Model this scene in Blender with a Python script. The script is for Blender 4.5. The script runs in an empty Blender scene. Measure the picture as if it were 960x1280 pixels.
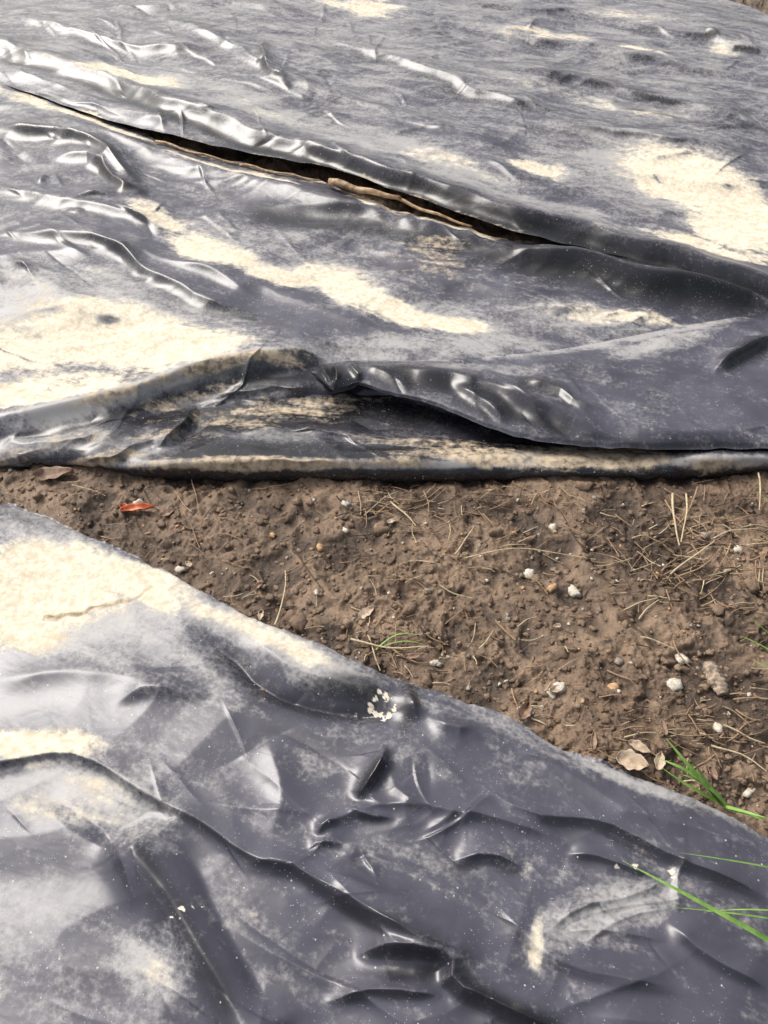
import bpy, math, random
import numpy as np
from mathutils import Vector
random.seed(7); rng=np.random.RandomState(11)
S=bpy.context.scene
# ---------------- camera ----------------
CH=1.5; TH=math.radians(50); F=995.6
cam_d=bpy.data.cameras.new("camera"); cam=bpy.data.objects.new("camera",cam_d); S.collection.objects.link(cam)
cam.location=(0,0,CH); cam.rotation_euler=(math.radians(90)-TH,0,0)
cam_d.sensor_fit='VERTICAL'; cam_d.sensor_height=36; cam_d.sensor_width=27; cam_d.lens=28; cam_d.clip_end=1000; cam_d.clip_start=0.02
S.camera=cam
# image pixel (u,v), cast along its camera ray -> metres at height z
def P(u,v,z=0.0):
    a=(np.asarray(u,float)-480)/F; b=(640-np.asarray(v,float))/F
    rz=-math.sin(TH)+b*math.cos(TH); ry=math.cos(TH)+b*math.sin(TH)
    t=(z-CH)/rz
    return a*t, ry*t
# ---------------- noise ----------------
perm=rng.permutation(256); perm=np.concatenate([perm,perm,perm])
ang=rng.rand(256)*2*math.pi; GX=np.cos(ang); GY=np.sin(ang)
def pn(x,y,seed=0):
    x=np.asarray(x,float)+seed*17.31; y=np.asarray(y,float)+seed*9.77
    xi=np.floor(x).astype(int); yi=np.floor(y).astype(int); xf=x-xi; yf=y-yi
    xi&=255; yi&=255
    def g(i,j,dx,dy):
        h=perm[perm[(xi+i)&255]+((yi+j)&255)]
        return GX[h]*dx+GY[h]*dy
    sx=xf*xf*xf*(xf*(xf*6-15)+10); sy=yf*yf*yf*(yf*(yf*6-15)+10)
    a=g(0,0,xf,yf); b=g(1,0,xf-1,yf); c=g(0,1,xf,yf-1); d=g(1,1,xf-1,yf-1)
    return ((a+(b-a)*sx)*(1-sy)+(c+(d-c)*sx)*sy)*1.5
def fbm(x,y,o=4,seed=0,r=0.5):
    s=0;a=1
    for i in range(o):
        s=s+a*pn(x,y,seed+i); x=x*2.03; y=y*2.03; a*=r
    return s
def ridged(x,y,o=3,seed=0,r=0.5):
    s=0;a=1
    for i in range(o):
        n=pn(x,y,seed+i)*2
        s=s+a*(1-np.sqrt(n*n+.002)); x=x*2.1; y=y*2.1; a*=r
    return s
def sst(a,b,x):
    t=np.clip((x-a)/(b-a),0,1); return t*t*(3-2*t)
# ---------------- strokes ----------------
def poly_dist(u,v,pts):
    best=np.full(u.shape,1e9); sg=np.zeros(u.shape); tt=np.zeros(u.shape)
    L=[0]
    for a,b in zip(pts[:-1],pts[1:]): L.append(L[-1]+math.hypot(b[0]-a[0],b[1]-a[1]))
    for k,(a,b) in enumerate(zip(pts[:-1],pts[1:])):
        dx,dy=b[0]-a[0],b[1]-a[1]; l2=dx*dx+dy*dy
        t=np.clip(((u-a[0])*dx+(v-a[1])*dy)/l2,0,1)
        ex=u-(a[0]+t*dx); ey=v-(a[1]+t*dy); d=np.hypot(ex,ey)
        m=d<best
        best=np.where(m,d,best); sg=np.where(m,dx*(v-a[1])-dy*(u-a[0]),sg)
        tt=np.where(m,(L[k]+t*math.sqrt(l2))/L[-1],tt)
    return best,sg,tt
def smooth_pts(pts,n=2):
    p=[np.array(q,float) for q in pts]
    if len(p)<3: return [tuple(q) for q in p]
    for _ in range(n):
        q=[p[0]]
        for a,b in zip(p[:-1],p[1:]): q+= [a*.75+b*.25,a*.25+b*.75]
        q.append(p[-1]); p=q
    return [tuple(q) for q in p]
def crop(u,v,pts,m):
    xs=[p[0] for p in pts]; ys=[p[1] for p in pts]
    return (u>min(xs)-m)&(u<max(xs)+m)&(v>min(ys)-m)&(v<max(ys)+m)
def fold(Z,u,v,pts,h,wa,wb,taper=0.25,sharp=0.12,sm=1):
    if sm: pts=smooth_pts(pts,sm)
    m=crop(u,v,pts,4*max(wa,wb)); 
    if not m.any(): return
    d,s,t=poly_dist(u[m],v[m],pts)
    w=np.where(s>0,wb,wa)
    e=sharp*min(wa,wb)
    q=(np.sqrt(d*d+e*e)-e)/w
    tp=np.ones_like(t)
    if taper>0: tp=sst(0,taper,t)*sst(0,taper,1-t)
    Z[m]+=h*np.exp(-q-0.35*q*q)*tp
def band(M,u,v,pts,w,s,taper=0.15):
    m=crop(u,v,pts,3*w)
    if not m.any(): return
    d,_,t=poly_dist(u[m],v[m],pts)
    tp=1 if taper==0 else (0.3+0.7*sst(0,taper,t)*sst(0,taper,1-t))
    M[m]=np.maximum(M[m],s*np.exp(-(d/w)**2*0.8)*tp)
def blob(M,u,v,cx,cy,rx,ry,a,s):
    a=math.radians(a); dx=u-cx; dy=v-cy
    x=(dx*math.cos(a)+dy*math.sin(a))/rx; y=(-dx*math.sin(a)+dy*math.cos(a))/ry
    q=x*x+y*y
    M[:]=np.maximum(M,s*np.exp(-q*q*0.5-q*0.25))
# steep faces shed dust; camera-facing slopes get fold shade painted in
def shed_and_shade(A,x,y,z,lo,hi,st,zone=1.0):
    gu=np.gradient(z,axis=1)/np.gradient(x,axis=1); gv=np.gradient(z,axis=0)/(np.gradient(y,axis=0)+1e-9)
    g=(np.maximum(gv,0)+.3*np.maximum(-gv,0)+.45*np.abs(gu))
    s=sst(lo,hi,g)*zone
    A["bare_shade"]=np.maximum(A["bare_shade"],st*s); A["dust"]=A["dust"]*(1-.8*s)
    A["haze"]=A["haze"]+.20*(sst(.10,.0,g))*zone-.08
# ---------------- mesh helper ----------------
def grid_mesh(name,X,Y,Z,mat,attrs={},parent=None):
    R,C=X.shape
    me=bpy.data.meshes.new(name)
    co=np.stack([X,Y,Z],-1).reshape(-1,3).astype(np.float32)
    idx=np.arange(R*C).reshape(R,C)
    q=np.stack([idx[:-1,:-1],idx[1:,:-1],idx[1:,1:],idx[:-1,1:]],-1).reshape(-1,4).astype(np.int32)
    n=len(q)
    me.vertices.add(R*C); me.vertices.foreach_set("co",co.ravel())
    me.loops.add(n*4); me.loops.foreach_set("vertex_index",q.ravel())
    me.polygons.add(n); me.polygons.foreach_set("loop_start",np.arange(0,n*4,4,dtype=np.int32))
    me.polygons.foreach_set("loop_total",np.full(n,4,dtype=np.int32))
    me.polygons.foreach_set("use_smooth",np.ones(n,dtype=bool))
    me.update(calc_edges=True)
    for k,A in attrs.items():
        at=me.attributes.new(k,'FLOAT','POINT'); at.data.foreach_set("value",A.ravel().astype(np.float32))
    me.materials.append(mat)
    ob=bpy.data.objects.new(name,me); S.collection.objects.link(ob)
    if parent: ob.parent=parent
    return ob
def raw_mesh(name,verts,faces,mats,mi=None,smooth=True,parent=None):
    me=bpy.data.meshes.new(name); me.from_pydata([tuple(map(float,p)) for p in verts],[],faces)
    for m in mats: me.materials.append(m)
    if mi is not None: me.polygons.foreach_set("material_index",mi)
    me.polygons.foreach_set("use_smooth",[smooth]*len(faces)); me.update()
    ob=bpy.data.objects.new(name,me); S.collection.objects.link(ob)
    if parent: ob.parent=parent
    return ob
# ---------------- node helpers ----------------
class NT:
    def __init__(s,name):
        s.m=bpy.data.materials.new(name); s.m.use_nodes=True; s.t=s.m.node_tree; s.N=s.t.nodes; s.L=s.t.links
        s.b=s.N["Principled BSDF"]; s.co=s.N.new("ShaderNodeTexCoord").outputs["Object"]
    def link(s,a,b): s.L.new(a,b)
    def setin(s,i,x):
        if isinstance(x,(int,float)): i.default_value=x
        elif isinstance(x,tuple): i.default_value=(*x,1) if len(x)==3 and i.type=='RGBA' else x
        else: s.L.new(x,i)
    def noise(s,sc,det=4,ro=.5,dist=0,stretch=None,rot=0):
        n=s.N.new("ShaderNodeTexNoise"); n.inputs["Scale"].default_value=sc; n.inputs["Detail"].default_value=det
        n.inputs["Roughness"].default_value=ro; n.inputs["Distortion"].default_value=dist
        if stretch:
            mp=s.N.new("ShaderNodeMapping"); mp.vector_type='POINT'; mp.inputs["Scale"].default_value=stretch; 
            mr=s.N.new("ShaderNodeMapping"); mr.inputs["Rotation"].default_value=(0,0,math.radians(rot))
            s.link(s.co,mr.inputs[0]); s.link(mr.outputs[0],mp.inputs[0]); s.link(mp.outputs[0],n.inputs["Vector"])
        else: s.link(s.co,n.inputs["Vector"])
        return n.outputs["Fac"]
    def vor(s,sc,feature='F1',out="Distance",rnd=1):
        n=s.N.new("ShaderNodeTexVoronoi"); n.feature=feature; n.inputs["Scale"].default_value=sc; n.inputs["Randomness"].default_value=rnd
        s.link(s.co,n.inputs["Vector"]); s.vn=n; return n.outputs[out]
    def attr(s,k):
        n=s.N.new("ShaderNodeAttribute"); n.attribute_name=k; return n.outputs["Fac"]
    def m_(s,op,a,b=0,c=None,clamp=False):
        n=s.N.new("ShaderNodeMath"); n.operation=op; n.use_clamp=clamp
        s.setin(n.inputs[0],a); s.setin(n.inputs[1],b)
        if c is not None: s.setin(n.inputs[2],c)
        return n.outputs[0]
    def add(s,a,n,k): return s.m_('ADD',a,s.m_('MULTIPLY',s.m_('SUBTRACT',n,.5),k))
    def ss(s,x,a,b,lo=0,hi=1):
        n=s.N.new("ShaderNodeMapRange"); n.interpolation_type='SMOOTHSTEP'
        s.setin(n.inputs[0],x); n.inputs[1].default_value=a; n.inputs[2].default_value=b; n.inputs[3].default_value=lo; n.inputs[4].default_value=hi
        return n.outputs[0]
    def mix(s,f,a,b):
        n=s.N.new("ShaderNodeMix"); n.data_type='RGBA'
        s.setin(n.inputs[0],f); s.setin(n.inputs[6],a); s.setin(n.inputs[7],b); return n.outputs[2]
    def bump(s,h,st,dist,prev=None):
        n=s.N.new("ShaderNodeBump"); s.setin(n.inputs["Strength"],st); n.inputs["Distance"].default_value=dist
        s.link(h,n.inputs["Height"])
        if prev: s.link(prev,n.inputs["Normal"])
        return n.outputs[0]
def plastic_mat():
    t=NT("black_polythene")
    dust=t.attr("dust"); haze=t.attr("haze"); bare_shade=t.attr("bare_shade"); mud=t.attr("mud")
    n1=t.noise(7,6,.6,.5); n2=t.noise(46,6,.7); n3=t.noise(170,3,.7); st=t.noise(4.5,8,.7,.5,(1,3.6,1),24)
    cr=t.vor(95,'F1'); 
    D=t.add(t.add(t.add(dust,n1,1.1),n2,1.0),st,1.5)
    Dm=t.ss(D,.34,.90)
    H=t.add(t.add(t.add(haze,st,1.9),n2,1.3),n3,.7)
    H=t.m_('ADD',H,t.m_('MULTIPLY',dust,.5))
    H=t.m_('ADD',H,t.m_('MULTIPLY',t.m_('SUBTRACT',cr,.35),.35))
    Hm=t.ss(H,.20,1.2,0,.80)
    vd=t.vor(75); vc=t.vn.outputs["Color"]
    sp=t.m_('MULTIPLY',t.ss(vd,.08,.16,1,0),t.ss(vc,.76,.80))
    vd2=t.vor(240); vc2=t.vn.outputs["Color"]
    sp2=t.m_('MULTIPLY',t.ss(vd2,.16,.26,1,0),t.ss(vc2,.72,.74,0,.8))
    sp=t.m_('MAXIMUM',sp,t.m_('MULTIPLY',sp2,t.ss(n1,.40,.6)))
    base=t.mix(t.ss(n1,.3,.7),(0.060,0.058,0.075),(0.090,0.088,0.113))
    base=t.mix(bare_shade,base,(0.008,0.008,0.009))  # near-black mask: clean film plus fold shade painted into the base colour
    Hm=t.m_('MULTIPLY',Hm,t.ss(bare_shade,.1,1,1,.10))
    col=t.mix(Hm,base,(0.46,0.445,0.425))
    cream=t.mix(t.ss(n2,.33,.6),(0.66,0.56,0.41),(0.82,0.75,0.60))
    cream=t.mix(t.ss(st,.52,.74,0,.75),cream,(0.58,0.46,0.31))
    cream=t.mix(t.ss(cr,.45,.65,0,.25),cream,(0.45,0.36,0.25))
    col=t.mix(Dm,col,cream)
    st2=t.noise(6,7,.7,.4,(1,5,1),4)
    M=t.ss(t.add(t.add(mud,n2,1.1),st2,2.2),.32,.95)
    mudc=t.mix(t.ss(n2,.3,.62),(0.14,0.105,0.07),(0.58,0.47,0.33))
    col=t.mix(M,col,mudc)
    col=t.mix(t.m_('MULTIPLY',sp,t.ss(Dm,0,.5,.8,0)),col,(0.55,0.56,0.54))
    t.link(col,t.b.inputs["Base Color"])
    rough=t.m_('ADD',t.m_('MULTIPLY',Hm,.25),.285)
    rough=t.m_('ADD',rough,t.m_('MULTIPLY',t.m_('MAXIMUM',Dm,M),.5),clamp=True)
    rough=t.m_('ADD',rough,t.m_('MULTIPLY',bare_shade,-.04))
    t.link(rough,t.b.inputs["Roughness"]); t.b.inputs["IOR"].default_value=1.55
    b=t.bump(t.noise(13,2,.5,.6,(1,2.0,1),25),.22,.005)
    b=t.bump(n2,t.m_('ADD',.05,t.m_('MULTIPLY',t.m_('MAXIMUM',Dm,M),.22)),.003,b)
    t.link(b,t.b.inputs["Normal"])
    return t.m
def soil_mat(name="wet_soil"):
    t=NT(name); h=t.attr("ht")
    n1=t.noise(5,5,.6); n2=t.noise(26,6,.68,.3); n3=t.noise(130,5,.75)
    c=t.mix(t.ss(n1,.35,.65),(0.155,0.100,0.062),(0.285,0.195,0.127))
    c=t.mix(t.ss(n2,.48,.72,0,.75),c,(0.36,0.255,0.170))
    c=t.mix(t.ss(n2,.28,.46,.8,0),c,(0.06,0.039,0.026))
    c=t.mix(t.ss(n3,.56,.78,0,.6),c,(0.46,0.34,0.23))
    c=t.mix(t.ss(n3,.25,.43,.7,0),c,(0.04,0.026,0.018))
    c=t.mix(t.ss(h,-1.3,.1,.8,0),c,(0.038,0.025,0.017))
    c=t.mix(t.ss(t.noise(2.2,4,.6),.5,.64,0,.6),c,(0.065,0.042,0.028))
    t.link(c,t.b.inputs["Base Color"])
    t.link(t.ss(n2,.3,.7,.36,.75),t.b.inputs["Roughness"])
    b=t.bump(n2,.7,.012); b=t.bump(n3,.8,.004,b)
    t.link(b,t.b.inputs["Normal"]); return t.m
def simple(name,c1,c2,sc=80,rough=.7,bump=.3,bd=.001):
    t=NT(name); n=t.noise(sc,4,.65)
    t.link(t.mix(t.ss(n,.3,.7),c1,c2),t.b.inputs["Base Color"]); t.b.inputs["Roughness"].default_value=rough
    t.link(t.bump(n,bump,bd),t.b.inputs["Normal"])
    return t.m
MP=plastic_mat(); MS=soil_mat()
# ---------------- soil ----------------
def soilH(x,y):
    a=0.014*fbm(x*3.1,y*3.1,2,1)
    wx=x+.03*pn(x*12,y*12,21); wy=y+.03*pn(x*12,y*12,22)
    n=fbm(wx*8.5,wy*8.5,3,5)
    b=0.013*(1-np.sqrt(n*n+.003)*1.9)
    n2=fbm(wx*27,wy*27,2,9,.6)
    k=.55+.9*sst(-.3,.4,pn(x*4.3,y*4.3,25))
    c=(0.0048*(.4-np.abs(n2))+.003*n2)*k
    d=0.0026*fbm(x*90,y*90,2,14,.6)*k
    return a+b*0.8+c+d-0.009
def axis(parts):
    out=[]
    for a,b,n in parts: out.append(np.linspace(a,b,n,endpoint=False))
    out.append([parts[-1][1]]); return np.concatenate(out)
uu=axis([(-900,-20,110),(-20,980,820),(980,1860,110)])
vv=axis([(-330,100,40),(100,330,100),(330,570,40),(570,1060,430),(1060,1800,50)])
U,V=np.meshgrid(uu,vv); X,Y=P(U,V)
Hs=soilH(X,Y)
edge=np.minimum(sst(-900,-700,U)*sst(1860,1660,U),sst(-330,-280,V)*sst(1800,1700,V))
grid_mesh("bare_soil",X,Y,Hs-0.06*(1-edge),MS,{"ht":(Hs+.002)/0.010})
t=NT("grassy_earth"); n=t.noise(3,8,.7); n2=t.noise(60,5,.7)
t.link(t.mix(t.ss(n2,.35,.65),t.mix(t.ss(n,.4,.6),(0.06,0.085,0.025),(0.12,0.10,0.05)),(0.05,0.06,0.02)),t.b.inputs["Base Color"])
t.b.inputs["Roughness"].default_value=.9; t.link(t.bump(n2,1,.03),t.b.inputs["Normal"])
raw_mesh("ground",[(-300,-300,-.045),(300,-300,-.045),(300,300,-.045),(-300,300,-.045)],[(0,1,2,3)],[t.m],smooth=False)

def wrinkles(Z,u,v,n,box,ang,spread,ln,h,w,seed,curve_=.18,fs=True):
    r=random.Random(seed)
    for i in range(n):
        cu=r.uniform(box[0],box[2]); cv=r.uniform(box[1],box[3])
        f=min(1.25,max(.3,(cv+420)/1250.)) if fs else 1
        a=math.radians(r.gauss(ang,spread)); L=r.uniform(*ln)*f
        pts=[]; k=3; x,y=cu,cv
        for j in range(k+1):
            pts.append((x,y)); x+=math.cos(a)*L/k; y+=math.sin(a)*L/k; a+=r.gauss(0,curve_)
        ww=r.uniform(*w)*f; hh=r.uniform(*h)*(1 if r.random()<.72 else -.7)
        asym=r.choice([.3,.45,1,2.4])
        fold(Z,u,v,pts,hh,ww,ww*asym,taper=.45,sharp=.12)
# ---------------- near sheet ----------------
sheet=bpy.data.objects.new("black_plastic_sheet",None); S.collection.objects.link(sheet)
near=bpy.data.objects.new("black_plastic_sheet.001",None); S.collection.objects.link(near)
def curve(pts):
    xs=[p[0] for p in pts]; ys=[p[1] for p in pts]
    def f(u):
        s=0
        for o in (-12,-6,0,6,12): s=s+np.interp(u+o,xs,ys)
        return s/5
    return f
Eo=curve([(-900,330),(-100,595),(0,628),(60,645),(100,665),(160,690),(215,720),(300,766),(350,787),(400,803),(455,832),(500,850),(560,868),(640,898),(700,935),(760,958),(830,985),(880,1005),(930,1030),(960,1045),(1100,1110),(1860,1480)])
uu=axis([(-800,-20,80),(-20,980,760),(980,1500,70)])
ss_=axis([(0,.06,45),(.06,1,460),(1,1.6,45)])
Ug=np.repeat(uu[None,:],len(ss_),0); e=Eo(Ug)+2.5*pn(Ug*.03,Ug*0,3)+1.2*pn(Ug*.11,Ug*0,4)
base_len=np.maximum(1300-e,120)
Vg=e+ss_[:,None]*base_len
def near_fields(u,v,e):
    x,y=P(u,v)
    du=u+7*pn(x*7,y*7,31); dv=v+7*pn(x*7,y*7,32)
    Z=np.zeros(u.shape)
    F_=lambda p,h,a,b,**k: fold(Z,du,dv,p,h,a,b,**k)
    F_([(230,785),(275,815),(330,865),(400,890),(470,905),(520,895)],-.026,26,15)
    F_([(300,800),(380,850),(450,870),(505,862)],.014,30,16)
    F_([(505,855),(515,885),(520,915)],.022,10,16,taper=.4)
    F_([(525,905),(560,925),(600,915)],.016,14,12,taper=.4)
    F_([(140,895),(200,872),(270,880)],.010,18,10,taper=.4)
    F_([(-60,985),(0,968),(60,950),(110,955),(180,990),(240,1030),(310,1075),(390,1105),(460,1145),(530,1185),(600,1215)],.015,44,9,taper=.1)
    F_([(160,1035),(175,1070),(205,1115),(240,1160),(270,1215),(300,1270),(330,1330)],.040,54,26,taper=.12,sharp=.5)
    F_([(215,1040),(260,1120),(300,1190),(350,1290)],-.015,30,26)
    F_([(440,1005),(462,985),(478,955),(470,935)],.030,18,6,taper=.4)
    F_([(395,1050),(430,1020),(480,1010),(540,1015)],.012,16,12)
    F_([(480,960),(500,1000),(560,1020),(640,1035),(700,1060)],.014,22,12)
    F_([(560,1085),(610,1078),(655,1095)],.018,20,7,taper=.4)
    F_([(300,1085),(360,1085),(420,1130),(480,1160),(560,1185)],.014,26,9)
    F_([(440,1200),(500,1185),(562,1200),(560,1240),(620,1262),(700,1290)],.036,30,10,taper=.2)
    F_([(590,975),(650,1025),(720,1035),(780,1045),(840,1085),(900,1105),(980,1140)],.018,34,8)
    F_([(640,920),(720,985),(800,1030),(900,1050),(980,1090)],.011,28,16)
    F_([(400,1260),(480,1240),(560,1250)],.018,18,10)
    F_([(60,1010),(130,1030),(160,1080),(170,1150)],.010,22,16)
    F_([(-20,860),(80,845),(160,855),(240,890)],.008,34,20)
    F_([(330,930),(360,1000),(340,1060)],.008,22,20)
    F_([(600,1120),(660,1190),(760,1230),(860,1240)],.014,36,14)
    F_([(820,1150),(880,1200),(960,1240)],.016,28,12)
    F_([(660,1180),(720,1140),(790,1130),(845,1090)],.008,12,7)
    F_([(690,1170),(750,1165),(830,1180)],.006,10,6)
    F_([(850,1075),(835,1110),(840,1150)],.008,9,7)
    F_([(700,1150),(740,1130),(770,1160)],.005,7,5); F_([(720,1185),(780,1150),(830,1140)],.005,7,5)
    F_([(700,1075),(760,1085),(820,1110)],.012,18,7)
    F_([(395,1055),(405,1035),(425,1028)],.012,8,5,taper=.4); F_([(385,1075),(400,1060),(430,1062)],.010,8,5,taper=.4)
    F_([(430,1010),(455,1025),(500,1030)],.012,8,5,taper=.4)
    wrinkles(Z,du,dv,22,(150,900,960,1300),28,18,(140,320),(.003,.009),(14,38),5)
    wrinkles(Z,du,dv,8,(-20,800,480,1250),34,30,(90,220),(.002,.005),(16,30),6)
    wrinkles(Z,du,dv,18,(380,930,640,1080),60,50,(30,90),(.003,.007),(6,12),8)
    wrinkles(Z,u,v,34,(180,880,960,1300),28,28,(60,190),(.0012,.0032),(4,9),61,.12)
    wrinkles(Z,u,v,10,(0,800,300,1250),40,35,(50,130),(.001,.0022),(4,8),62,.12)
    wrinkles(Z,du,dv,30,(-800,500,1500,1700),28,30,(150,360),(.003,.010),(14,34),9)
    wx=x+.06*pn(x*3,y*3,33); wy=y+.06*pn(x*3,y*3,34)
    Z+=.009*fbm(x*2.4,y*2.4,1,40)
    Z+=.0030*ridged(wx*2.6+wy*2.0,wy*4.6-wx*2.4,1,47)
    Z+=.0022*ridged(wx*10+wy*5,wy*14-wx*8,1,57)*sst(0,.5,pn(x*2.5,y*2.5,58))*sst(330,450,u)
    d=v-e
    prof=.006+.020*(1-np.exp(-np.maximum(d,0)/22))
    lift=.012*np.exp(-np.maximum(d,0)/14)*np.clip(pn(u*.012,u*0,51)+.2,0,1)
    z=prof+lift+Z*sst(-2,45,d)+.25*Z*(1-sst(-2,45,d))
    z-=.012*(1-sst(0,5,d))
    z=np.maximum(z,soilH(x,y)*sst(120,10,d)+.004)
    du=u+16*fbm(x*5,y*5,2,61); dv=v+12*fbm(x*5,y*5,2,62)
    dust=np.zeros(u.shape); haze=np.full(u.shape,.16); bare_shade=np.zeros(u.shape); mud=np.zeros(u.shape)
    for b in [(60,740,118,54,0,1.3),(160,735,70,30,20,1.15),(40,790,60,34,0,.85),(50,940,75,24,4,1.15),(130,1000,45,26,20,.55),(-60,740,80,60,0,1),(0,1235,14,30,0,.6),(665,1180,12,32,10,.85),(95,1025,70,24,10,.5),(200,1210,30,22,0,.4)]: blob(dust,du,dv,*b)
    band(dust,du,dv,[(150,715),(230,745),(300,790),(360,812),(430,845)],17,.70)
    for b in [(110,690,170,60,20,.65),(170,810,170,70,20,.65),(330,800,170,30,27,1.0),(120,1010,130,60,15,.75),(205,1200,55,50,0,.75),(30,1150,80,90,0,.45),(400,1000,110,110,0,.22),(760,1145,110,34,-18,.95),(800,1100,60,50,0,.55),(560,880,120,14,22,.65),(800,985,190,10,25,.9),(650,930,120,10,27,.7),(300,980,100,70,0,.2)]: blob(haze,du,dv,*b)
    for b in [(40,650,75,10,18,.4),(440,870,60,22,15,.85),(515,885,14,34,0,.8),(480,955,14,12,0,.4)]: blob(bare_shade,du,dv,*b)
    du2=u+7*pn(x*7,y*7,31); dv2=v+7*pn(x*7,y*7,32)
    for p,w,s in [([(260,810),(330,870),(400,892),(500,900)],14,.7),([(172,1050),(205,1118),(245,1175),(300,1290)],11,.75),([(0,975),(60,957),(110,962),(170,992),(240,1036),(300,1075)],5,.5),([(443,1003),(478,960)],8,.95),([(480,1222),(555,1215)],12,.85),([(560,1215),(590,1250),(700,1290)],12,.8),([(320,1092),(400,1116),(470,1156),(570,1200)],5,.65),([(640,1030),(740,1045),(850,1095),(960,1138)],5,.55),([(560,1092),(610,1088),(652,1104)],6,.6),([(600,1130),(660,1200),(760,1240),(860,1250)],5,.35),([(140,902),(200,880),(270,886)],5,.4)]: band(bare_shade,du2,dv2,p,w,s)  # crease sides painted darker, clean film and soft fold shade together
    A=dict(dust=dust,haze=haze,bare_shade=bare_shade,mud=mud)
    shed_and_shade(A,x,y,z,.30,1.0,.6,sst(14,40,d))
    band(mud,u+4*pn(x*40,y*40,70),v+4*pn(x*40,y*40,71),[(60,782),(100,775),(130,765),(170,758),(190,742)],3.0,1.1,0)
    rr=random.Random(3)
    wu=u+3*pn(x*120,y*120,75); wv=v+3*pn(x*120,y*120,76)
    for cx,cy,n,s in [(478,888,16,17),(800,1110,4,40),(240,1165,4,30)]:
        for i in range(n): 
            a=rr.uniform(0,6.3); q=rr.uniform(.5,1)*s
            m=(np.hypot(wu-(cx+q*math.cos(a)),wv-(cy+q*math.sin(a)))<rr.uniform(1.5,4)); A["dust"][m]=.95; A["bare_shade"][m]=0
    return x,y,z,A
x,y,z,A=near_fields(Ug,Vg,e)
grid_mesh("near_sheet",x,y,z,MP,A,near)

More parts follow.
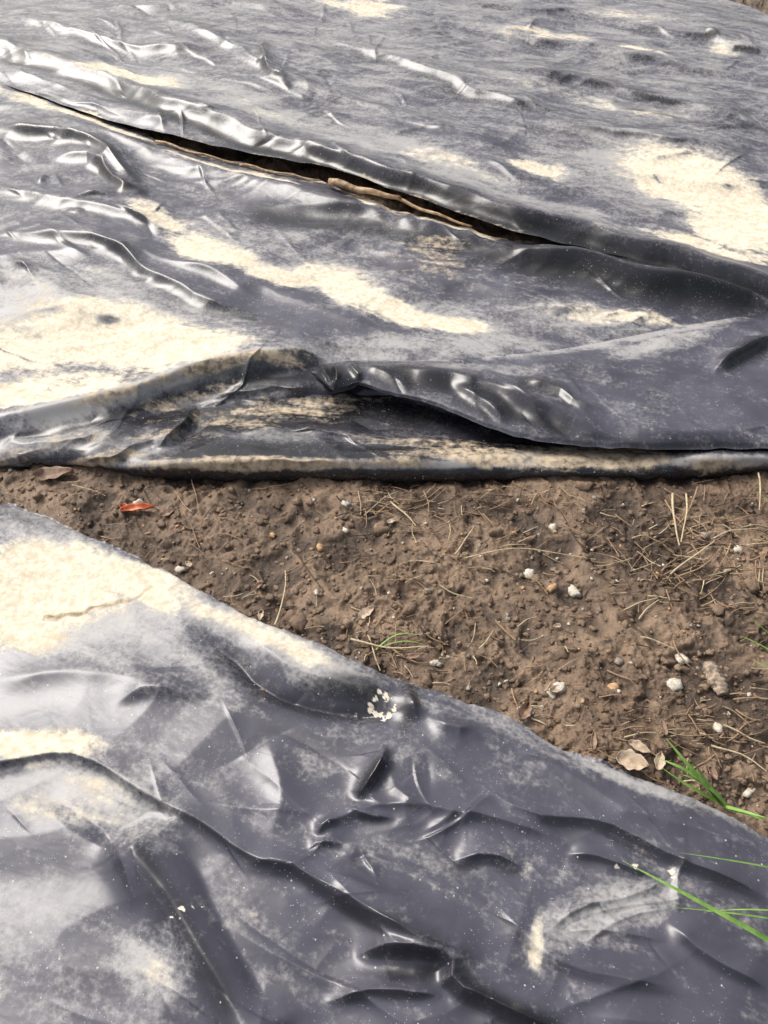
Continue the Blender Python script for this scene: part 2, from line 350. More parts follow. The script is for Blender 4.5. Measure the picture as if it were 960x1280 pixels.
# ---------------- far sheet ----------------
def gapf(u): return np.interp(u,[60,150,200,300,400,450,500,560,640,700,760],[-14,-2,9,13,18,23,23,17,12,-2,-14])+2.5*pn(u*.035,u*0,19)
lipA=curve([(-900,-230),(-300,10),(0,104),(135,152),(200,166),(260,182),(330,196),(400,208),(450,222),(480,234),(560,262),(640,290),(700,304),(800,328),(880,352),(960,380),(1100,430),(1860,690)])
topA=curve([(-900,-190),(400,-120),(740,-60),(830,-20),(880,-6),(920,6),(960,22),(1100,60),(1860,220)])
hem=curve([(-900,560),(-100,575),(0,582),(60,579),(110,583),(150,590),(190,597),(300,598),(450,599),(600,598),(700,597),(800,596),(960,591),(1100,590),(1860,590)])
L1=[(-400,585),(-100,552),(0,538),(70,524),(130,512),(190,494),(250,474),(320,460),(380,456),(420,456)]
def far_masks(u,v,x,y):
    du=u+14*fbm(x*4,y*4,2,81); dv=v+7*fbm(x*4,y*4,2,82)
    dust=np.zeros(u.shape); bare_shade=np.zeros(u.shape); mud=np.zeros(u.shape)
    haze=np.full(u.shape,.26)+.36*sst(330,60,v)
    for b in [(160,430,150,42,8,1.2),(20,440,90,40,0,1.0),(60,495,110,24,-8,1.05),(250,455,80,28,10,.8),(-80,450,130,50,0,.9),
              (200,275,36,16,25,.95),(265,315,55,18,15,1.15),(350,345,60,14,15,1.0),(430,360,60,22,18,1.25),(490,390,60,18,20,1.25),(560,403,55,12,8,1.2),(760,397,90,9,5,.8),
              (880,240,110,36,18,1.2),(930,285,80,34,20,1.15),(890,320,80,12,12,.95),(670,213,44,12,15,1.05),(800,300,60,14,15,.5),(1080,300,140,50,20,.9),
              (450,8,60,9,8,.8),(670,45,60,7,8,.75),(790,22,60,7,8,.5),(160,98,70,11,6,1.1),(60,80,40,6,10,.4),(60,130,90,7,20,.8),(800,72,30,4,5,.8),(905,62,18,5,10,.8),(20,350,60,16,20,.35),(750,130,120,10,12,.5),(120,345,25,10,0,.4),(330,140,70,8,18,.55),(560,205,80,9,15,.55)]: blob(dust,du,dv,*b)
    band(dust,du,dv,[(0,118),(70,135),(135,156),(200,185)],6,1.0)
    band(dust,du,dv,[(190,190),(300,222),(380,240)],6,.8)
    band(dust,du,dv,[(420,240),(520,275),(640,308)],6,.95)
    for b in [(300,130,180,22,18,.85),(500,190,200,20,16,.9),(620,60,200,24,8,.6),(200,40,180,20,5,.4),(840,110,200,30,14,.6),(380,330,210,40,16,.6),(150,400,230,60,15,.8),(520,440,200,18,-4,.85),(480,300,80,26,14,.55),(640,400,220,30,5,.65),(300,400,70,30,20,.3),(640,250,200,14,16,.85),(800,220,200,60,18,.8),(100,200,120,16,20,.3)]: blob(haze,du,dv,*b)
    d2=u+7*pn(x*5,y*5,91); e2=v+4*pn(x*5,y*5,92)
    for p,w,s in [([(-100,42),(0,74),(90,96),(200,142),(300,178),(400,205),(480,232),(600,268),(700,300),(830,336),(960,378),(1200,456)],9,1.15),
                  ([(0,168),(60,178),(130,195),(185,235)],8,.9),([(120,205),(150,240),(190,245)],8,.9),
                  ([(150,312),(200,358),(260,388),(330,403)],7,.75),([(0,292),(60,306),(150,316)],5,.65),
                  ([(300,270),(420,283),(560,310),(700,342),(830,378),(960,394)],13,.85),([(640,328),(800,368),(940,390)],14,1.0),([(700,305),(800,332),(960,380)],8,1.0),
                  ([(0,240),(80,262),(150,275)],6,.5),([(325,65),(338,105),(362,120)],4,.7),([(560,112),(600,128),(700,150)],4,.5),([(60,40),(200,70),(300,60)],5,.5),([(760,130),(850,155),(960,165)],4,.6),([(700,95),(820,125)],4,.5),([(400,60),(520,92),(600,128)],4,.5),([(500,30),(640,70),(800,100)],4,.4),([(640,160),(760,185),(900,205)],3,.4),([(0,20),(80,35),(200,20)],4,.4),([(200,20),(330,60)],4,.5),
                  ([(0,108),(80,126),(135,150)],3,.8)]: band(bare_shade,d2,e2,p,w,s,.05)  # ridge and fold sides: clean film with shade painted over it
    bare_shade=np.clip(bare_shade,0,1)
    for b in [(540,330,60,30,10,.50),(270,300,40,20,0,.4),(660,45,50,6,8,.5),(460,310,40,18,0,.3)]: blob(mud,du,dv,*b)
    return dust,haze,bare_shade,mud
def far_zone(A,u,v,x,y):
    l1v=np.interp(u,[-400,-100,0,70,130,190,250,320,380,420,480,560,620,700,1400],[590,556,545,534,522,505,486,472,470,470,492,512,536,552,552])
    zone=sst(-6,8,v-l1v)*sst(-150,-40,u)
    dk=np.full(u.shape,.88)-.5*sst(120,20,u)  # pocket below the ridge painted near black, bare film plus shade
    dust=A["dust"]*(1-zone); haze=A["haze"]*(1-zone)+zone*.22; bare_shade=A["bare_shade"]*(1-zone)+zone*dk
    md=np.zeros(u.shape)
    for b in [(640,573,120,14,3,.95),(760,572,75,15,2,1.4),(300,580,130,9,0,.95),(450,578,120,8,-2,.8),(330,522,150,18,-8,.60),(240,500,70,12,-14,.65),(550,555,160,8,5,.6),(130,575,60,10,-10,.65),(60,560,80,12,-10,.65),(900,580,60,8,0,.65)]: blob(md,u,v,*b)
    mud=A["mud"]*(1-zone)+md*zone
    hz=np.zeros(u.shape)
    for b in [(60,555,90,14,-8,.9),(180,560,60,18,-10,.7),(300,500,150,10,-8,.6),(400,580,380,6,0,1.0),(700,573,160,9,0,1.0),(900,576,120,8,0,1.1),(400,545,200,10,0,.5)]: blob(hz,u,v,*b)
    haze=np.maximum(haze,hz*zone); bare_shade=bare_shade*(1-.85*np.clip(hz,0,1)*zone)
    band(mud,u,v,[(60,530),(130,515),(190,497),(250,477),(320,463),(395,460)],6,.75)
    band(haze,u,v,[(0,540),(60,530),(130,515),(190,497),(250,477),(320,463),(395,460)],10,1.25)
    band(bare_shade,u,v,[(0,550),(70,543),(140,528),(200,510),(260,491),(320,478),(400,474)],4,.95)
    return dict(dust=dust,haze=haze,bare_shade=bare_shade,mud=mud)
def far_height(u,v,x,y,part):
    du=u+7*pn(x*5,y*5,91); dv=v+4*pn(x*5,y*5,92)
    Z=np.zeros(u.shape); F_=lambda p,h,a,b,**k: fold(Z,du,dv,p,h,a,b,**k)
    if part=='A':
        F_([(-400,-60),(-100,40),(0,66),(90,86),(200,130),(300,165),(400,194),(480,222),(600,258),(700,288),(830,324),(960,364),(1200,440)],.048,18,8,taper=0,sharp=.3)
        F_([(-20,90),(60,105),(150,140),(240,165)],.012,8,6)
        for p,h,a,b in [([(0,20),(100,45),(200,70),(280,55)],.03,16,5),([(180,20),(260,40),(340,95),(400,100)],.025,14,6),([(325,55),(337,100),(362,118)],.035,10,5),
            ([(400,50),(520,85),(620,130),(720,150)],.03,18,5),([(300,100),(420,120),(520,160)],.02,14,6),([(560,20),(700,60),(860,90),(960,105)],.03,16,5),
            ([(600,90),(720,105),(830,130),(960,160)],.034,18,5),([(640,150),(760,175),(900,195),(960,215)],.03,18,6),([(480,130),(560,170),(640,190)],.018,16,7),
            ([(520,180),(640,215),(760,260),(900,320)],.02,24,9),([(700,200),(800,225),(960,240)],.018,18,7),([(100,15),(260,5),(400,20)],.02,10,4),([(720,20),(840,45),(960,60)],.022,10,4),([(560,2),(660,14),(760,20)],.02,8,3),([(860,38),(905,60),(960,70)],.03,8,3)]: F_(p,h,a,b)
        wrinkles(Z,du,dv,60,(-100,-20,960,250),17,9,(140,420),(.005,.014),(12,26),21)
        wrinkles(Z,du,dv,26,(0,0,700,180),45,25,(50,150),(.005,.012),(9,16),22)
        wrinkles(Z,du,dv,70,(-60,-10,960,260),17,16,(80,220),(.004,.009),(5,10),63,.12)
        wrinkles(Z,du,dv,30,(100,0,560,140),30,35,(40,120),(.004,.009),(5,9),64,.12)
        wrinkles(Z,du,dv,40,(-800,-150,1800,400),17,12,(90,330),(.006,.018),(9,20),23)
    else:
        for p,h,a,b in [([(-60,120),(60,150),(150,182),(300,228),(450,268),(620,305),(800,358),(960,388),(1200,440)],.036,20,12),
            ([(-20,165),(60,168),(110,185),(135,200),(185,238)],.038,14,7),([(60,200),(125,200),(150,238),(190,246)],.03,12,6),
            ([(-20,235),(80,255),(150,268),(230,300)],.020,22,7),([(-20,288),(60,298),(140,308),(200,350),(260,380),(340,400)],.028,24,8),
            ([(180,330),(300,345),(420,400),(520,430)],.012,26,12),([(130,310),(200,320),(330,372)],.014,18,7),
            ([(280,262),(420,262),(560,285),(660,320)],.020,22,13),([(420,300),(520,335),(640,372),(760,402)],.016,24,12),
            ([(560,310),(700,330),(850,372),(960,390)],.030,18,11),([(0,380),(150,395),(300,440),(400,455)],.010,30,16),([(300,410),(420,440),(560,440)],.012,26,10),
            ([(560,395),(700,388),(860,400)],.010,16,8)]: F_(p,h,a,b)
        F_(L1,.045,26,9,taper=.06,sharp=.5)
        wrinkles(Z,du,dv,26,(-60,150,960,440),17,12,(120,320),(.004,.010),(12,26),31)
        wrinkles(Z,du,dv,18,(-20,160,260,330),20,30,(50,130),(.005,.012),(8,16),32)
        wrinkles(Z,du,dv,46,(-40,150,960,440),18,16,(70,220),(.002,.005),(4,9),65,.12)
        wrinkles(Z,du,dv,14,(-20,160,260,330),24,30,(50,120),(.003,.007),(5,9),66,.12)
        wrinkles(Z,du,dv,30,(-800,150,1800,540),17,14,(80,260),(.004,.012),(9,20),33)
    wx=x+.05*pn(x*3,y*3,35); wy=y+.05*pn(x*3,y*3,36)
    Z+=.016*fbm(x*1.6,y*1.9,2,95)
    Z+=.006*ridged(wx*1.6+wy*1.2,wy*5-wx*1.8,1,99)
    Z+=.0035*ridged(wx*4+wy*3,wy*11-wx*5,1,89)*sst(-.2,.4,pn(x*2,y*2,88))
    return Z
uu=axis([(-800,-20,70),(-20,980,820),(980,1700,60)])
tt=axis([(0,.05,30),(.05,1,340)])
Ug=np.repeat(uu[None,:],len(tt),0)
lo=lipA(Ug)+1.5*pn(Ug*.04,Ug*0,7); hi=topA(Ug)+3*pn(Ug*.02,Ug*0,8)
Vg=lo+(hi-lo)*tt[:,None]
x0,y0=P(Ug,Vg); Zw=far_height(Ug,Vg,x0,y0,'A')
d=lo-Vg
slit=sst(120,220,Ug)*sst(740,640,Ug)
zm=.040+.024*slit+.006*sst(0,40,d)*(1-slit)
endf=sst(0,30,Vg-hi)
z=(zm+Zw*(sst(-1,12,d)*.85))*endf+.004
x1,y1=P(Ug,Vg,zm*endf)
A=dict(zip(("dust","haze","bare_shade","mud"),far_masks(Ug,Vg,x0,y0)))
shed_and_shade(A,x0,y0,z,.28,.9,.8,sst(4,16,d))
A["mud"]=np.maximum(A["mud"],.45*sst(5,0,d)*slit)
grid_mesh("far_sheet_upper",x1,y1,np.maximum(z,.012),MP,A,sheet)
tt=axis([(0,.03,16),(.03,.86,310),(.86,1.0,100)])
Ug=np.repeat(uu[None,:],len(tt),0)
up=lipA(Ug)+gapf(Ug)+2.0*pn(Ug*.05,Ug*0,17); dn=hem(Ug)+1.5*pn(Ug*.03,Ug*0,18)
Vg=up+(dn-up)*tt[:,None]
x0,y0=P(Ug,Vg); Zw=far_height(Ug,Vg,x0,y0,'B')
d=dn-Vg
slit=sst(120,220,Ug)*sst(740,640,Ug)
plat=.040+.0*d-.018*(1-sst(0,16,Vg-up))*slit
pk=np.zeros(Ug.shape)
q1=Ug+5*pn(x0*14,y0*14,37); q2=Vg+4*pn(x0*14,y0*14,38)
fold(pk,q1,q2,[(120,548),(220,522),(330,508),(450,512),(560,535),(700,556),(900,562)],-.042,20,18,taper=.15,sharp=1.0)
fold(pk,Ug,Vg,[(150,582),(250,574),(400,572),(600,568),(800,568),(1000,570),(1300,572)],.022,14,10,taper=.05,sharp=.8)
fold(pk,q1,q2,[(190,565),(222,540),(245,510)],.030,16,6,taper=.3)
fold(pk,q1,q2,[(210,560),(240,545),(262,525)],-.012,8,8,taper=.3)
fold(pk,q1,q2,[(90,584),(150,566),(215,540)],.018,14,7,taper=.3)
fold(pk,q1,q2,[(0,556),(80,552),(150,538)],.012,12,7,taper=.3)
fold(pk,q1,q2,[(250,545),(360,535),(470,548),(600,556)],.014,12,6,taper=.3)
fold(pk,q1,q2,[(260,500),(330,488),(400,490)],.014,10,6,taper=.3)
fold(pk,q1,q2,[(300,530),(400,518),(500,528)],.010,8,5,taper=.3)
fold(pk,q1,q2,[(500,560),(540,545),(600,550)],.010,7,6,taper=.3)
wrinkles(pk,q1,q2,26,(140,500,600,578),-6,16,(60,180),(.002,.006),(4,9),39,fs=False)
wrinkles(pk,q1,q2,14,(560,560,960,580),2,10,(60,160),(.001,.003),(4,7),41,fs=False)
wrinkles(pk,q1,q2,10,(-20,545,140,575),-14,14,(60,140),(.002,.005),(4,8),42,fs=False)
roll=np.sqrt(np.clip(1-(1-np.clip(d/24,0,1))**2,0,1))
zonef=sst(60,10,d)
low=1-sst(0,25,Vg-up)
under=(1-slit)*low*.016
sl=sst(430,520,Ug)*sst(470,520,Vg)
z=(plat+pk+Zw*(1-.75*zonef)*(1-.6*sl)*sst(0,30,Vg-up)-under)
z=np.maximum(z,.012)*roll+soilH(x0,y0)*(1-roll)+.001
macro=np.clip((plat+pk)*roll,0,.1)
x1,y1=P(Ug,Vg,macro)
z=np.maximum(z,np.where(d<10,-.01,.014))
A=dict(zip(("dust","haze","bare_shade","mud"),far_masks(Ug,Vg,x0,y0)))
shed_and_shade(A,x0,y0,z,.22,.8,.8,sst(100,125,d)*sst(4,20,Vg-up))
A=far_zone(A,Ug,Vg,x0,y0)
A["mud"]=np.maximum(A["mud"],.7*sst(9,0,Vg-up)*slit)
grid_mesh("far_sheet_lower",x1,y1,z,MP,A,sheet)
# flap folded over the hem, its left end gathered into a pucker
ft=curve([(388,462),(400,456),(430,451),(520,450),(600,446),(680,440),(740,430),(850,408),(960,390),(1100,365),(1700,300)])
fb=curve([(388,464),(400,470),(412,486),(424,492),(432,482),(448,476),(480,489),(520,497),(560,509),(590,524),(620,536),(660,546),(700,553),(760,557),(820,559),(960,558),(1100,562),(1700,570)])
uu=axis([(390,460,90),(460,980,440),(980,1650,60)]); tt=axis([(0,1,130)])
Ug=np.repeat(uu[None,:],len(tt),0)
a=ft(Ug); b=fb(Ug)+1.6*pn(Ug*.05,Ug*0,27); Vg=a+(b-a)*tt[:,None]
x0,y0=P(Ug,Vg)
T=tt[:,None]+0*Ug
Z=np.zeros(Ug.shape)
du=Ug+6*pn(x0*8,y0*8,28); dv=Vg+4*pn(x0*8,y0*8,29)
for p,h,wa,wb in [([(430,455),(500,468),(580,475),(640,500),(700,520),(760,552)],.024,14,7),([(640,470),(690,485),(720,510),(760,520)],.018,10,6),([(640,452),(700,455),(800,470)],.010,14,12),
    ([(890,468),(930,440),(975,425)],.034,14,5),([(700,505),(780,535),(860,545),(960,540)],.014,16,10),([(560,480),(600,500),(640,530)],.016,9,5),([(590,460),(650,500),(690,540)],.014,8,6),([(800,440),(860,420),(960,405)],.01,14,12),
    ([(416,452),(420,472),(424,492)],.018,5,4),([(436,452),(442,464),(452,474)],.014,5,4),([(402,456),(408,466),(412,480)],-.010,4,4),([(450,456),(480,470),(520,490)],.010,7,5)]:
    fold(Z,du,dv,p,h,wa,wb,taper=.3,sharp=.3)
wrinkles(Z,du,dv,22,(450,450,780,540),28,20,(40,120),(.002,.006),(4,9),67,fs=False)
wrinkles(Z,du,dv,14,(700,420,980,550),0,25,(60,160),(.0015,.004),(5,12),68,fs=False)
Z+=.004*fbm(x0*7,y0*7,2,33)
kn=np.exp(-((Ug-425)/26)**2)
body=.050+.030*np.sin(np.clip(T,0,1)*math.pi*.62)+.026*kn*(1-.8*T)
body=body-.03*sst(412,390,Ug)
z=body+Z*sst(0,.1,T)*sst(1.02,.9,T)-.008*sst(.965,1,T)
x1,y1=P(Ug,Vg,body)
z0=np.zeros(Ug.shape)
dust=z0.copy(); haze=z0+.2; bare_shade=z0.copy(); mud=z0.copy()
band(haze,Ug,Vg,[(440,450),(560,447),(700,437),(850,412),(960,392)],7,1.0)
for bb in [(830,430,80,12,-14,.85),(600,462,120,8,0,.6),(800,520,60,26,0,.3)]: blob(haze,du,dv,*bb)
for p,w,s in [([(440,462),(520,478),(590,490),(650,520),(740,550)],12,.95),([(640,475),(690,490),(720,515)],8,.8),([(905,467),(930,447),(960,434)],9,1.0),([(700,545),(800,555),(960,555)],6,.7),([(395,455),(425,475),(455,462)],14,1.0),([(560,490),(620,520)],10,.8)]: band(bare_shade,du,dv,p,w,s)  # flap creases and lower edge carry painted shade
grid_mesh("folded_over_flap",x1,y1,z,MP,dict(dust=dust,haze=haze,bare_shade=bare_shade,mud=mud),sheet)

# ---------------- debris ----------------
def sz(x,y): return float(soilH(np.array([x]),np.array([y]))[0])
def G(u,v,dz=0.0):
    X,Y=P(u,v,.004); X=float(X);Y=float(Y); return np.array([X,Y,sz(X,Y)+dz])
import bmesh
def ico(sub):
    bm=bmesh.new(); bmesh.ops.create_icosphere(bm,subdivisions=sub,radius=1)
    v=np.array([p.co[:] for p in bm.verts]); f=[[q.index for q in fc.verts] for fc in bm.faces]; bm.free(); return v,f
I2=ico(2)
def lumps(name,items,mats,base,rough=.25):
    V_=[];F_=[];mi=[];o=0
    bv,bf=base
    for (p,s,flat,m) in items:
        sd=random.random()*100
        v=bv.copy()
        k=1+rough*pn(v[:,0]*1.5+v[:,2]*.9+sd,v[:,1]*1.5+v[:,2]*1.7+sd)*2.4
        sc=np.array([s*random.uniform(.7,1.35),s*random.uniform(.65,1.2),s*flat*random.uniform(.7,1.1)])
        v=v*k[:,None]*sc
        a=random.uniform(0,6.3); c,s_=math.cos(a),math.sin(a)
        v=np.stack([v[:,0]*c-v[:,1]*s_,v[:,0]*s_+v[:,1]*c,v[:,2]],-1)+p
        V_.append(v); F_+=[[q+o for q in f] for f in bf]; mi+=[m]*len(bf); o+=len(v)
    return raw_mesh(name,np.concatenate(V_),F_,mats,mi)
def in_gap(u,v,m=4): return hem(np.array([u]))[0]+m<v<Eo(np.array([u]))[0]-m
def rand_gap():
    while True:
        u=random.uniform(-60,1100); v=random.uniform(585,1100)
        if in_gap(u,v): return u,v
crumbs=[]
for i in range(3400):
    u,v=rand_gap(); s=random.choice([.0016,.002,.003,.004,.006]) *random.uniform(.7,1.4)
    if random.random()<.04: s*=2.4
    crumbs.append((G(u,v,s*.15),s,.7,0))
lumps("soil_crumbs",crumbs,[soil_mat("crumb_soil")],I2,.35)
mw=simple("pale_stone",(0.42,0.36,0.28),(0.74,0.68,0.57),160,.7,.6,.002)
my=simple("ochre_stone",(0.42,0.23,0.11),(0.60,0.40,0.22),120,.6)
mg=simple("grey_stone",(0.20,0.17,0.13),(0.36,0.31,0.25),120,.7)
peb=[(432,628,.013,0),(692,657,.012,0),(662,712,.013,0),(720,735,.014,0),(690,733,.011,1),(845,852,.018,0),(855,820,.012,0),(225,712,.012,0),(400,680,.012,1),(768,858,.013,1),
 (922,688,.012,0),(172,626,.014,0),(340,665,.008,1),(942,985,.012,0),(545,827,.011,0),(432,660,.009,0),(650,885,.010,0),(900,908,.009,0),(700,858,.012,0),(690,864,.010,0),(230,660,.006,1),(535,740,.006,2),(880,670,.009,2),(775,825,.008,2)]
it=[(G(u,v,s*.3),s,.7,m) for u,v,s,m in peb]
for i in range(300):
    u,v=rand_gap(); s=random.uniform(.0016,.005)*(1.5 if random.random()<.12 else 1); it.append((G(u,v,s*.4),s,.8,random.choice([0,0,1,2,2])))
lumps("pebbles",it,[mw,my,mg],I2,.30)
def tube(pts,r,V_,F_,n=5):
    o=len(V_); k=len(pts)
    for i,p in enumerate(pts):
        a=np.array(pts[max(0,i-1)]); b=np.array(pts[min(k-1,i+1)]); d=b-a; d/=np.linalg.norm(d)+1e-9
        s=np.cross(d,[0,0,1]); s/=np.linalg.norm(s)+1e-9; t_=np.cross(s,d)
        rr=r*(1-.5*i/(k-1))
        for j in range(n):
            an=2*math.pi*j/n; V_.append(np.array(p)+rr*(math.cos(an)*s+math.sin(an)*t_))
    for i in range(k-1):
        for j in range(n): F_.append([o+i*n+j,o+i*n+(j+1)%n,o+(i+1)*n+(j+1)%n,o+(i+1)*n+j])
def stalks(name,segs,mats):
    V_=[];F_=[];mi=[]
    for (u0,v0,u1,v1,r,m,lift) in segs:
        pts=[]; a=random.uniform(-.10,.10); L=math.hypot(u1-u0,v1-v0); ph=random.uniform(0,6)
        for k in range(9):
            t=k/8; off=a*L*math.sin(t*math.pi)+.012*L*math.sin(t*7+ph)
            u=u0+(u1-u0)*t-(v1-v0)/max(L,1)*off; v=v0+(v1-v0)*t+(u1-u0)/max(L,1)*off
            q=G(u,v,r+lift*math.sin(t*math.pi*.9+.2)+.0015); pts.append(q)
        z=np.array([p[2] for p in pts]); kk=np.arange(9)
        A_=np.polyfit(kk,z,1); ln=np.polyval(A_,kk); ln+=max(0,(z-ln).max()*.9)
        for i in range(9): pts[i][2]=ln[i]*.88+z[i]*.12
        n0=len(F_); tube(pts,r,V_,F_); mi+=[m]*(len(F_)-n0)
    return raw_mesh(name,V_,F_,mats,mi)
ms1=simple("pale_straw",(0.44,0.34,0.20),(0.66,0.54,0.35),60,.6)
ms2=simple("brown_straw",(0.24,0.155,0.09),(0.42,0.28,0.17),60,.7)
ms3=simple("dark_root",(0.035,0.023,0.016),(0.07,0.048,0.03),60,.8)
segs=[(343,782,356,713,.0024,0,.008),(580,700,745,697,.0018,0,.004),(488,625,520,657,.0027,0,.004),(568,694,592,658,.0022,0,.006),(250,685,230,640,.0014,1,.004),
(841,618,850,682,.0034,0,.01),(856,622,850,680,.0028,0,.012),(870,612,845,660,.0026,1,.01),(832,625,872,672,.0026,1,.008),(838,718,892,680,.0026,0,.006),(846,720,905,682,.0022,1,.008),(944,598,946,642,.0026,0,.01),(900,660,922,670,.0026,0,.003),(826,715,850,690,.0022,1,.003),
(438,800,535,812,.0026,0,.004),(460,795,475,835,.0022,0,.004),(480,806,520,830,.0022,1,.004),(395,695,350,715,.002,1,.003),(800,770,822,752,.002,0,.003),(620,775,645,800,.0026,1,.003),(800,798,842,812,.002,0,.004),(530,612,536,640,.002,1,.004),(240,600,250,645,.0016,1,.004),
(905,905,960,925,.0022,0,.005),(890,930,960,962,.0022,0,.006),(905,880,940,905,.002,1,.004),(735,690,700,640,.0016,2,.004),(370,690,400,735,.0016,2,.004),(640,860,655,905,.002,1,.004),(842,800,868,833,.002,1,.003),(760,835,790,850,.0022,1,.003),(180,612,200,640,.0016,2,.004),(440,640,500,625,.0016,2,.003),(920,870,965,872,.002,1,.004)]
for i in range(820):
    cl=random.random()
    if cl<.28: u=random.gauss(865,60); v=random.gauss(685,42)
    elif cl<.42: u=random.gauss(540,70); v=random.gauss(635,25)
    elif cl<.5: u=random.gauss(490,50); v=random.gauss(805,22)
    elif cl<.62: u=random.gauss(850,70); v=random.gauss(915,30)
    else: u,v=rand_gap()
    a=random.uniform(0,6.3) if random.random()<.5 else random.gauss(.2,.6); L=random.uniform(10,65)*random.uniform(.4,1)
    u1=u+math.cos(a)*L; v1=v+math.sin(a)*L*.7
    if not(in_gap(u,v) and in_gap(u1,v1)): continue
    segs.append((u,v,u1,v1,random.uniform(.0007,.002),random.choice([0,1,1,1,2,2]),random.uniform(0,.006)))
stalks("dry_straw",segs,[ms1,ms2,ms3])
def leaf(name,u,v,L,W,a,mat,curl=.3,base=None,lift=.006,tilt=0):
    c=G(u,v,lift) if base is None else np.array(base)
    V_=[];F_=[];nx,ny=14,8; a=math.radians(a); sd=random.random()*50
    for i in range(nx+1):
        t=i/nx; w=W*(math.sin(math.pi*t**.8))**.75*(1+.12*math.sin(t*19+sd))+.0004
        for j in range(ny+1):
            s=j/ny*2-1; lx=(t-.5)*L; ly=s*w*.5
            lz=abs(s)**1.5*W*curl+ .10*L*math.sin(t*3+sd)*curl+.06*W*float(pn(np.array(t*4+sd),np.array(s*2+sd)))*2+tilt*lx
            V_.append(c+np.array([lx*math.cos(a)-ly*math.sin(a),lx*math.sin(a)+ly*math.cos(a),lz]))
    for i in range(nx):
        for j in range(ny):
            q=i*(ny+1)+j; F_.append([q,q+1,q+ny+2,q+ny+1])
    ob=raw_mesh(name,V_,F_,[mat]); md=ob.modifiers.new("thick",'SOLIDIFY'); md.thickness=.0006; return ob
lo_=simple("orange_leaf",(0.50,0.11,0.04),(0.70,0.26,0.12),90,.45); lb=simple("brown_leaf",(0.17,0.10,0.065),(0.34,0.23,0.16),90,.6)
lt=simple("tan_leaf",(0.42,0.31,0.21),(0.60,0.48,0.36),90,.6)
leaf("dead_leaf",68,594,.10,.045,10,lb,.25)
leaf("red_leaf",172,638,.085,.022,2,lo_,.5,tilt=.1); leaf("red_leaf",160,636,.05,.018,-25,lo_,.5,lift=.010)
leaf("dead_leaf",787,957,.062,.040,-15,lt,.3,lift=.012); leaf("dead_leaf",797,938,.045,.02,-30,lt,.3,lift=.010)
leaf("dead_leaf",655,892,.045,.026,60,lb,.5); leaf("dead_leaf",458,765,.045,.022,40,lt,.3); leaf("dead_leaf",696,862,.036,.016,20,lt,.5); leaf("dead_leaf",740,930,.04,.012,80,lb,.5)
leaf("dead_leaf",490,648,.03,.012,20,lt,.3); leaf("dead_leaf",210,642,.04,.02,30,lb,.3); leaf("dead_leaf",516,822,.04,.014,10,lb,.3); leaf("dead_leaf",822,955,.04,.02,70,lt,.4,lift=.02)
for i in range(14):
    u,v=rand_gap()
    if -20<u<970: leaf("dead_leaf",u,v,random.uniform(.015,.035),random.uniform(.008,.016),random.uniform(0,360),random.choice([lb,lb,lt]),.4)
c=G(897,845,.014); V_=[];F_=[]
for i in range(25):
    t=i/24
    for j in range(18):
        an=2*math.pi*j/18; r=.019*(math.sin(math.pi*(.14+.76*t))**.5)*(1+.10*math.sin(i*1.9)+.14*float(pn(np.array(i*.7),np.array(j*.6)))+.05*math.sin(j*2.1+i))
        V_.append(c+np.array([r*math.cos(an)+.012*(t-.5),(t-.5)*-.075,r*.7*math.sin(an)]))
for i in range(24):
    for j in range(18): F_.append([i*18+j,i*18+(j+1)%18,(i+1)*18+(j+1)%18,(i+1)*18+j])
V_+= [c+np.array([-.006,.034,0]),c+np.array([.006,-.034,0])]
for j in range(18): F_.append([len(V_)-2,(j+1)%18,j]); F_.append([len(V_)-1,24*18+j,24*18+(j+1)%18])
raw_mesh("bark_piece",V_,F_,[simple("grey_bark",(0.10,0.07,0.05),(0.50,0.40,0.29),70,.8,1,.006)])
def stick(name,p0,p1,r,mat):
    V_=[];F_=[]; p0=np.array(p0);p1=np.array(p1)
    pts=[p0+(p1-p0)*k/10+np.array([0,.004*math.sin(k*.9),.004*math.sin(k*1.3)]) for k in range(11)]
    tube(pts,r,V_,F_,9); F_.append(list(range(9))[::-1]); F_.append([len(V_)-9+j for j in range(9)])
    return raw_mesh(name,V_,F_,[mat])
def PW(u,v,z): X,Y=P(u,v,z); return (float(X),float(Y),z)
mwood=simple("weathered_wood",(0.20,0.11,0.055),(0.58,0.42,0.25),40,.7,.6,.003)
stick("wooden_stick",PW(412,228,.050),PW(500,248,.055),.015,mwood)
stick("wooden_stick",PW(485,245,.045),PW(590,284,.042),.007,mwood)
stick("wooden_stick",PW(195,177,.04),PW(300,206,.035),.006,mwood)
stick("wooden_stick",PW(300,206,.035),PW(400,226,.035),.005,mwood)
gm=simple("grass_green",(0.13,0.28,0.04),(0.28,0.46,0.10),30,.45)
def blades(name,bl,mat=gm):
    V_=[];F_=[]
    for (p0,pm,p1,w) in bl:
        p0,pm,p1=map(np.array,(p0,pm,p1)); n=14; o=len(V_)
        d=p1-p0; s=np.cross(d,[0,0,1]); s/=np.linalg.norm(s)+1e-9
        for i in range(n+1):
            t=i/n; c=(1-t)**2*p0+2*t*(1-t)*pm+t*t*p1; ww=w*(1-t**2.2)*.5+.0002
            V_+= [c-s*ww+[0,0,ww*.5],c.copy(),c+s*ww+[0,0,ww*.5]]
        for i in range(n):
            for j in range(2): q=o+i*3+j; F_.append([q,q+1,q+4,q+3])
    return raw_mesh(name,V_,F_,[mat])
def B(u0,v0,um,vm,zm,u1,v1,z1,w): return (PW(u0,v0,.005),PW(um,vm,zm),PW(u1,v1,z1),w)
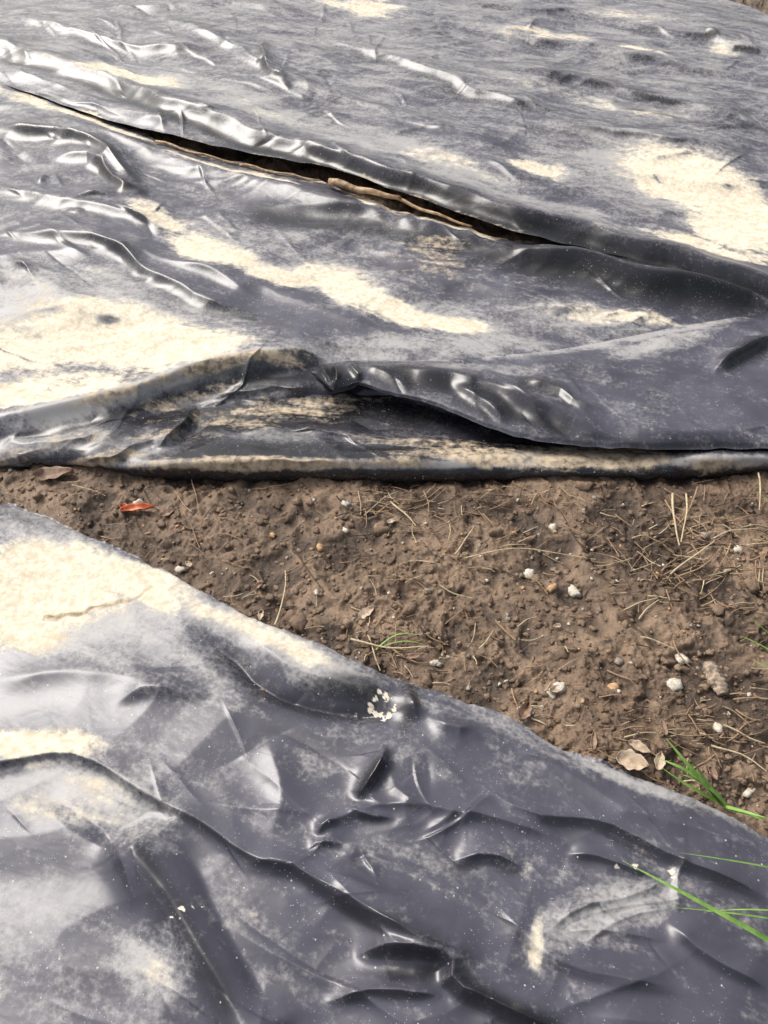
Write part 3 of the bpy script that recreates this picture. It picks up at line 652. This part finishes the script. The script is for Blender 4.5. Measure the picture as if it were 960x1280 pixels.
blades("grass_tuft",[B(905,1008,880,965,.09,818,947,.07,.010),B(903,1005,865,965,.11,832,922,.12,.012),B(908,1008,885,975,.08,850,968,.05,.009),B(905,1006,860,985,.05,828,960,.05,.007),B(900,1000,870,960,.06,862,945,.10,.006),B(910,1010,940,1018,.05,960,1028,.02,.008),B(905,1008,930,1015,.04,958,1022,.05,.006)])
blades("grass_tuft",[B(1030,1215,900,1140,.16,778,1076,.12,.009),B(1030,1160,930,1140,.10,835,1134,.08,.003),B(1040,1150,960,1130,.12,880,1140,.08,.003),B(1040,1100,940,1078,.10,850,1066,.08,.003)])
blades("grass_tuft",[B(985,830,955,805,.05,925,795,.05,.004),B(985,815,960,790,.05,935,770,.06,.003),B(985,840,960,835,.05,940,825,.04,.004),B(990,640,970,630,.05,945,615,.06,.003)])
blades("grass_tuft",[B(470,812,500,780,.03,526,798,.01,.003),B(475,810,505,795,.02,530,806,.01,.002)])
bl=[]
for i in range(5000):
    X=random.uniform(1.2,6); Y=random.uniform(3.9,7.5)
    fy=Y*math.cos(TH)+CH*math.sin(TH); uy=(-CH*math.cos(TH)+Y*math.sin(TH)); u=480+F*X/fy; v=640-F*uy/fy
    if v>topA(np.array([u]))[0]-1: continue
    h=random.uniform(.03,.09); a=random.uniform(0,6.3)
    bl.append(((X,Y,-.02),(X+.3*h*math.cos(a),Y+.3*h*math.sin(a),h*.8),(X+h*math.cos(a),Y+h*math.sin(a),h),.007))
if bl: blades("verge_grass",bl,simple("verge_green",(0.06,0.11,0.02),(0.16,0.17,0.06),9,.6))
# ---------------- light: bright thin overcast ----------------
w=bpy.data.worlds.new("World"); S.world=w; w.use_nodes=True
wt=w.node_tree; bg=wt.nodes["Background"]; sk=wt.nodes.new("ShaderNodeTexSky"); sk.sky_type='NISHITA'; sk.sun_disc=False
EL,AZ=50,-52
sk.sun_elevation=math.radians(EL); sk.sun_rotation=math.radians(AZ); sk.dust_density=6.0; sk.air_density=1.0
hs=wt.nodes.new("ShaderNodeHueSaturation"); hs.inputs["Saturation"].default_value=.50
wt.links.new(sk.outputs[0],hs.inputs["Color"]); wt.links.new(hs.outputs[0],bg.inputs[0]); bg.inputs[1].default_value=.15
sd=bpy.data.lights.new("sun",'SUN'); sd.energy=2.3; sd.angle=math.radians(28); sd.color=(1,.965,.91)
so=bpy.data.objects.new("sun",sd); S.collection.objects.link(so)
dirv=Vector((math.sin(math.radians(AZ))*math.cos(math.radians(EL)),math.cos(math.radians(AZ))*math.cos(math.radians(EL)),math.sin(math.radians(EL))))
so.rotation_euler=dirv.to_track_quat('Z','Y').to_euler()
S.view_settings.view_transform='Standard'; S.view_settings.look='None'; S.view_settings.exposure=0
